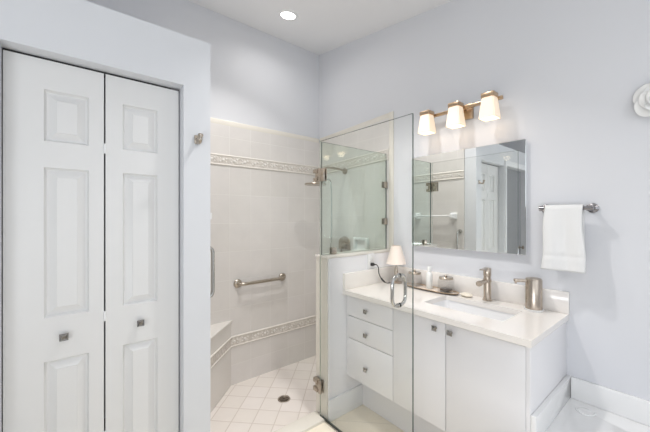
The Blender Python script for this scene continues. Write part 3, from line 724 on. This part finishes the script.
# hand towel: folded cloth draped over the rail
def drape(y0, y1):
    t = BM(); nu, nv = 26, 64; rows = []
    front_len, back_len, rad = .325, .285, .0125
    for j in range(nv + 1):
        s = -back_len + (front_len + back_len + PI * rad) * j / nv
        row = []
        for i in range(nu + 1):
            u = i / nu; y = y0 + (y1 - y0) * u
            if s < 0: x, z = bx_ + rad, bz_ + s
            elif s < PI * rad: a = s / rad; x, z = bx_ + rad * math.cos(a), bz_ + rad * math.sin(a)
            else:
                x, z = bx_ - rad, bz_ - (s - PI * rad)
            dn = max(0, bz_ - z)
            if s > 0: x -= .006 * math.sin(u * 9.0 + .6) * min(1, dn / .12) + .008 * min(1, dn / .25)
            y += (.012 * (dn / .3) ** 1.2) * (2 * u - 1) * (1.0 if s > 0 else .3) + .004 * math.sin(dn * 20) * (1 if s > 0 else 0)
            if s > 0 and .235 < dn < .262: x += .0022
            row.append(t.verts.new((x, y, z)))
        rows.append(row)
    for a, c in zip(rows[:-1], rows[1:]):
        for i in range(nu): t.faces.new((a[i], a[i + 1], c[i + 1], c[i]))
    bmesh.ops.recalc_face_normals(t, faces=t.faces[:])
    return t
ht = obj('hand_towel', drape(.386, .546), M['towel'], None, origin=(bx_, .47, bz_), smooth=60)
sol = ht.modifiers.new('thick', 'SOLIDIFY'); sol.thickness = .006; sol.offset = 1.0
tag(ht, 'white terry hand towel draped over the towel bar', 'towel')

# ceramic flower on the wall
fcn = Vector((XR - .001, .130, 1.930))
fl = thing('wall_flower', 'white ceramic rose hung on the wall at the right edge', 'wall decor', tuple(fcn))
def petal(ang, r0, r1, wid, lift, curl, rise):
    """curved petal shell: wide cupped blade whose lip rolls back to the wall, one side over its neighbour"""
    t = bmesh.new(); nu, nv = 10, 10; F, K = [], []
    c, s = math.cos(ang), math.sin(ang)
    for j in range(nv + 1):
        v = j / nv; rf, rk = [], []
        for i in range(nu + 1):
            u = i / nu * 2 - 1
            ww = wid * (.35 + .65 * math.sin(PI * min(1, .08 + .62 * v)))
            rr = r0 + (r1 - r0) * v * (1 - .24 * u * u)
            h = lift + rise * v + curl * u * u * v - curl * 1.3 * v ** 5 + .007 * u * v
            yy = rr * c - u * ww * s; zz = rr * s + u * ww * c
            rf.append(t.verts.new((-h, yy, zz))); rk.append(t.verts.new((-h + .0045, yy * .985, zz * .985)))
        F.append(rf); K.append(rk)
    for j in range(nv):
        for i in range(nu):
            t.faces.new((F[j][i], F[j][i + 1], F[j + 1][i + 1], F[j + 1][i])); t.faces.new((K[j][i + 1], K[j][i], K[j + 1][i], K[j + 1][i + 1]))
        for i in (0, nu): t.faces.new((F[j][i], F[j + 1][i], K[j + 1][i], K[j][i]))
    for i in range(nu):
        for j in (0, nv): t.faces.new((F[j][i], F[j][i + 1], K[j][i + 1], K[j][i]))
    bmesh.ops.recalc_face_normals(t, faces=t.faces[:]); return t
for cnt, r0, r1, wid, lift, curl, rise, a0 in ((5, .006, .090, .046, .012, .012, .022, .50), (5, .005, .064, .036, .030, .010, .022, 1.1), (4, .003, .040, .026, .048, .008, .018, .2), (3, .002, .020, .015, .062, .004, .012, .9)):
    for k in range(cnt):
        b = BM(); merge(b, petal(a0 + 2 * PI * k / cnt, r0, r1, wid, lift, curl, rise), Matrix.Translation(fcn)); obj('petal', b, M['plaster'], fl, smooth=60)
b = BM(); lathe(b, [(0, 0), (.030, 0), (.026, .02), (.012, .05), (.006, .066), (0, .068)], fcn, '-x', 24); obj('flower_heart', b, M['plaster'], fl)

# robe hook on the closet wall
rh = thing('robe_hook', 'small nickel robe hook on the closet wall by the corner', 'hook', (.488, YC, 1.778))
b = BM(); box(b, .474, .502, YC - .008, YC - .0005, 1.762, 1.806, .003); obj('hook_plate', b, M['nickel'], rh)
b = BM(); tube(b, smooth_path([(.488, YC - .007, 1.784), (.488, YC - .022, 1.770), (.488, YC - .040, 1.766), (.488, YC - .052, 1.776), (.488, YC - .055, 1.792)], 5), [.0095] * 11 + [.009] * 6 + [.0085] * 4, 12)
lathe(b, [(0, -.011), (.011, -.008), (.013, 0), (.011, .008), (0, .011)], (.488, YC - .056, 1.795), 'z', 16); obj('prong', b, M['nickel'], rh)

# ------------------------------------------------------------------ bathtub
BX0, BX1, BY0, BY1, BZ = 1.25, XR - .001, -1.20, .4585, .440
tubo = thing('bathtub', 'white acrylic drop in bathtub beside the vanity along the right wall', 'bathtub', (1.65, -.37, 0))
t = BM(); N = 72; cx, cy = (BX0 + BX1) / 2 + .015, (BY0 + BY1) / 2
def se(a, b_, z, e=.62):
    out = []
    for k in range(N):
        an = 2 * PI * k / N; c, s = math.cos(an), math.sin(an)
        out.append((cx + a * math.copysign(abs(c) ** e, c), cy + b_ * math.copysign(abs(s) ** e, s), z))
    return out
def rectring(z, ins=0):
    out = []
    for k in range(N):
        an = 2 * PI * k / N; c, s = math.cos(an), math.sin(an); q = max(abs(c), abs(s))
        out.append(((BX0 + BX1) / 2 + ((BX1 - BX0) / 2 - ins) * c / q, cy + ((BY1 - BY0) / 2 - ins) * s / q, z))
    return out
rg = [rectring(BZ - .05), rectring(BZ - .004), rectring(BZ, .004), se(.335, .66, BZ), se(.33, .652, BZ + .006), se(.322, .64, BZ + .007), se(.313, .63, BZ + .001), se(.30, .61, BZ - .06), se(.26, .55, BZ - .30), se(.20, .47, BZ - .36)]
V = [[t.verts.new(p) for p in q] for q in rg]
for a, c in zip(V[:-1], V[1:]):
    for k in range(N): t.faces.new((a[k], a[(k + 1) % N], c[(k + 1) % N], c[k]))
t.faces.new(V[-1]); bmesh.ops.recalc_face_normals(t, faces=t.faces[:]); obj('tub_shell', t, M['tub'], tubo)
b = BM(); box(b, BX0 + .002, BX0 + .03, BY0, BY1 - .001, .001, BZ - .05); box(b, BX0 + .03, BX1, BY0, BY0 + .03, .001, BZ - .05); obj('apron', b, M['tub'], tubo)
b = BM(); arc = [(1.958 + .042 * math.cos(a), .372 + .036 * math.sin(a), BZ + .002) for a in [PI * (.55 + 1.05 * k / 14) for k in range(15)]]
tube(b, arc, .004, 8); lathe(b, [(0, .0035), (.026, .003), (.031, .0)], (1.958, .372, BZ + .0003), 'z', 28); obj('air_button', b, M['tub'], tubo)
# raised splash trim round the tub deck
b = BM(); box(b, XR - .020, XR - .0005, -1.2, .4475, BZ + .0005, .551, .003); struct('trim_4', b, M['tub'])
b = BM(); box(b, 1.512, XR - .0005, .448, .4695, BZ + .0005, .551, .003); struct('trim_5', b, M['tub'])
